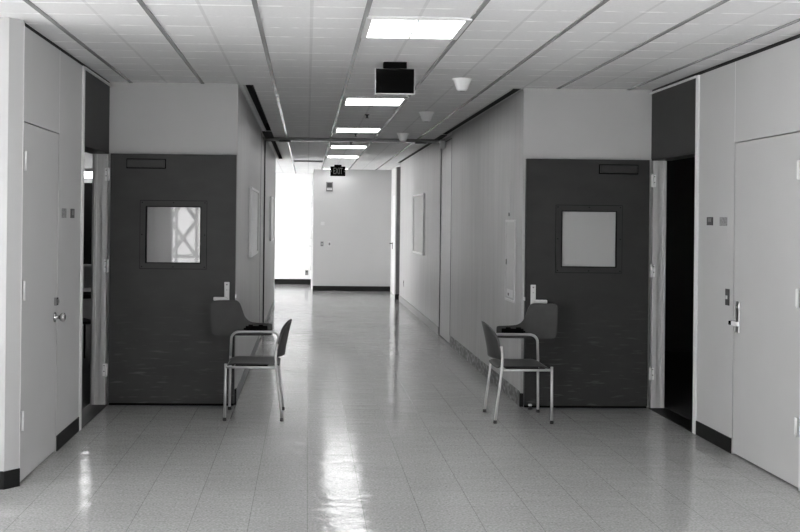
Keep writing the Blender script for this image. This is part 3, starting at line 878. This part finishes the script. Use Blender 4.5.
    for v in (-W, W):
        b2 = NB(); tube(b2, fl([(-.176, v-.012*(1 if v > 0 else -1), .575), (-.185, v-.028*(1 if v > 0 else -1), .575)]), .007, 8)
        obj('bolt', b2, m_steel, t)
    return t
chair(-1, (-.405, 8.195, 0), 0, 'tablet-arm chair facing left beside the scuffed left door')
chair(1, (1.717, 8.150, 0), 0, 'tablet-arm chair facing right before the darker right door')

# ------------------------------------------------------------------ wall fittings
def wall_board(x, s, y0, y1, z0, z1, label, name='wall_board', m=m_board, fm=m_frame, th=.03):
    t = thing(name, label, 'board', (x, (y0+y1)/2, z0))
    hl, h = (y1-y0)/2, z1-z0
    a, c = sorted((0, s*th*.6)); obj('panel', B(a, c, -hl+.03, hl-.03, .03, h-.03), m, t)
    b2 = NB(); a, c = sorted((0, s*th))
    bx(b2, a, c, -hl, -hl+.03, 0, h, .003); bx(b2, a, c, hl-.03, hl, 0, h, .003); bx(b2, a, c, -hl+.03, hl-.03, 0, .03, .003); bx(b2, a, c, -hl+.03, hl-.03, h-.03, h, .003)
    obj('frame', b2, fm, t); return t
wall_board(CL, 1, 10.45, 11.9, 1.19, 1.92, 'white framed board, nearer one on the left corridor wall', m=m_satin, fm=m_satin)
wall_board(CL, 1, 16.2, 17.6, 1.24, 1.96, 'white framed board, farther one on the left corridor wall', m=m_satin, fm=m_satin)
wall_board(CR, -1, 15.85, 17.4, 1.05, 2.03, 'pale framed board on the far right corridor wall', m=m_corr_dk, fm=m_satin)

t = thing('wall_cabinet', 'pale recessed wall cabinet on the right corridor wall beside the door', 'cabinet', (CR, 9.13, .865))
b2 = NB(); bx(b2, -.012, 0, -.215, -.195, 0, .74, .002); bx(b2, -.012, 0, .195, .215, 0, .74, .002); bx(b2, -.012, 0, -.195, .195, 0, .02, .002); bx(b2, -.012, 0, -.195, .195, .72, .74, .002)
obj('frame', b2, m_palegrey, t)
dd = obj('door', B(-.008, 0, -.192, .192, .023, .717, bev=.001), m_corr_dk, t)
obj('latch', B(-.016, -.008, .14, .165, .33, .38, bev=.002), m_grey, dd)
lp = obj('label_plate', B(-.0105, -.008, -.15, .13, .04, .11), m_palegrey, dd); obj('label_mark', B(-.012, -.0105, .02, .07, .05, .075), m_dkgrey, lp)
t = obj('torn_tape', B(CR-.003, CR, 9.20, 9.235, 1.66, 1.95), m_board, None, (CR, 9.22, 1.66)); tag(t, 'narrow pale strip of torn tape above the wall cabinet', 'tape')
t = obj('tape_scrap', B(CR-.006, CR, 9.20, 9.24, 1.640, 1.672), m_dkgrey, None, (CR, 9.22, 1.64)); tag(t, 'small dark clip under the pale tape strip', 'clip')

t = thing('door_holder', 'small pale box fixed high on the right wall by the door head', 'box', (CR-.0, 13.62, 2.575))
obj('body', B(-.07, -.001, -.06, .06, 0, .10, bev=.006), m_palegrey, t)
obj('cap', B(-.055, -.005, -.05, .05, .10, .115, bev=.004), m_grey, t)
for s, x, lab in ((1, CL, 'dark door closer arm under the left end of the door head'), (-1, CR, 'dark door closer arm under the right end of the door head')):
    t = thing('door_closer', lab, 'door closer', (x, 14.05, 2.66))
    a, c = sorted((s*.20, s*.36)); obj('body', B(a, c, -.03, .03, .005, .034, bev=.005), m_dkgrey, t)
    a, c = sorted((s*.004, s*.20)); obj('arm', B(a, c, -.008, .008, .012, .024, bev=.002), m_dkgrey, t)

def plate(name, label, cat, loc, size, m, axis='x', s=1, th=.006, group=None):
    """flat plate on wall: axis x = on a side wall facing s*x; axis y = on wall facing -y"""
    t = thing(name, label, cat, loc, group=group)
    a, b_ = size
    if axis == 'x':
        x0, x1 = sorted((0, s*th)); obj('plate', B(x0, x1, -a/2, a/2, -b_/2, b_/2, bev=.001), m, t)
    else:
        obj('plate', B(-a/2, a/2, -th, 0, -b_/2, b_/2, bev=.001), m, t)
    return t
def marks(t, s, rows, m):
    b2 = NB()
    for (y0, y1, z0, z1) in rows:
        xs = sorted((s*.006, s*.0068)); bx(b2, xs[0], xs[1], y0, y1, z0, z1)
    obj('lettering', b2, m, t)
t = plate('room_number_sign', 'small dark room number plate by the left doorway', 'sign', (XL, 7.27, 1.612), (.105, .066), m_dkgrey, s=1)
marks(t, 1, [(-.028, -.012, -.012, .022), (-.006, .008, -.012, .022), (.014, .028, -.012, .022)], m_grey)
t = plate('wall_sticker', 'pale mottled sticker left of the room plate on the left wall', 'sticker', (XL, 7.03, 1.612), (.13, .066), m_mott, s=1, th=.002)
t = plate('room_number_sign', 'small dark room number plate by the right doorway', 'sign', (XR, 7.325, 1.606), (.105, .060), m_dkgrey, s=-1)
marks(t, -1, [(-.028, -.012, -.004, .022), (-.006, .008, -.004, .022), (.014, .028, -.004, .022)], m_grey)
t = plate('wall_sticker', 'grey mottled sticker right of the room plate on the right wall', 'sticker', (XR, 7.09, 1.604), (.13, .062), m_mott, s=-1, th=.002)
t = plate('paper_scrap', 'faint square of paper under the mottled sticker on the right wall', 'paper', (XR, 7.075, 1.515), (.075, .085), m_panel, s=-1, th=.0015)
t = plate('key_switch', 'dark narrow switch plate left of the right closet lever', 'switch', (XR, 7.005, 1.075), (.062, .115), m_dkgrey, s=-1)
obj('toggle', B(-.014, -.006, -.010, .010, -.014, .012, bev=.002), m_board, t)

# small fittings on the end wall
Y = 22.8
t = plate('alarm_strobe', 'dark grey alarm box high on the end wall beside the exit sign', 'alarm', (.497, Y, 2.345), (.155, .215), m_grey, 'y', th=.05)
obj('grille', B(-.055, .055, -.054, -.050, -.01, .085), m_dkgrey, t)
obj('lens', B(-.06, .06, -.066, -.050, -.068, -.040, bev=.004), m_board, t)
plate('thermostat', 'small pale thermostat at mid height on the end wall', 'thermostat', (.35, Y, 1.515), (.085, .075), m_palegrey, 'y', th=.03)
t = plate('light_switch', 'left one of two small grey switches on the end wall', 'switch', (.342, Y, 1.055), (.065, .105), m_grey, 'y')
obj('toggle', B(-.008, .008, -.018, -.006, -.015, .015), m_board, t)
t = plate('light_switch', 'right one of two small grey switches on the end wall', 'switch', (.510, Y, 1.055), (.070, .110), m_palegrey, 'y')
obj('toggle', B(-.02, .02, -.014, -.006, -.03, .03), m_grey, t)
t = plate('power_outlet', 'small dark outlet low on the furthest wall', 'outlet', (.005, 25.0, .29), (.075, .12), m_grey, 'y')
obj('socket', B(-.018, .018, -.009, -.006, .008, .04), m_dkgrey, t)
t = plate('power_outlet', 'small outlet low on the far right corridor wall near the post', 'outlet', (CR, 19.2, .40), (.075, .12), m_grey, s=-1)
obj('socket', B(-.009, -.006, -.018, .018, .008, .04), m_dkgrey, t)

# door on the corner beyond the end wall (only its edge, hinges and lever show)
d = struct('door_7', B(.105, .139, 23.1, 24.1, .01, 2.14), m_frame, 'door edge on the corner beyond the end wall', 'door', loc=(.139, 24.1, .01))
lo = Vector((.139, 24.1, .01))
for z in (.45, 1.2, 1.95):
    b2 = NB(); tube(b2, [(.10, 24.08, z-.06), (.10, 24.08, z+.06)], .012, 8); obj('hinge', sub(lo, b2), m_steel, d)
b2 = NB(); tube(b2, [(.105, 23.2, 1.0), (.055, 23.2, 1.0)], .012, 8); bx(b2, .045, .062, 23.19, 23.30, .99, 1.012, .003); obj('door_lever', sub(lo, b2), m_steel, d)
d = struct('door_8', B(CR+.020, CR+.044, 21.2, 22.1, .01, 2.14), m_frame, 'pale door edge with lever beyond the grey post', 'door', loc=(CR, 21.2, .01))
lo = Vector((CR, 21.2, .01))
b2 = NB(); bx(b2, CR+.012, CR+.020, 21.98, 22.05, .98, 1.12, .002); tube(b2, [(CR+.016, 22.02, 1.10), (CR-.040, 22.02, 1.10)], .011, 8)
bx(b2, CR-.05, CR-.033, 21.90, 22.03, 1.088, 1.112, .003); obj('door_lever', sub(lo, b2), m_dkgrey, d)

# floor door stop by the right door
t = thing('door_stop', 'tiny white-tipped door stop on the floor under the right door corner', 'door stop', (1.905, 8.52, 0))
b2 = NB(); lathe(b2, [(.020, 0), (.020, .008), (.012, .012), (.012, .03)], 16); obj('base', b2, m_dkgrey, t)
b2 = NB(); lathe(b2, [(.016, .0302), (.017, .040), (.012, .046)], 16); obj('cap', b2, m_board, t)
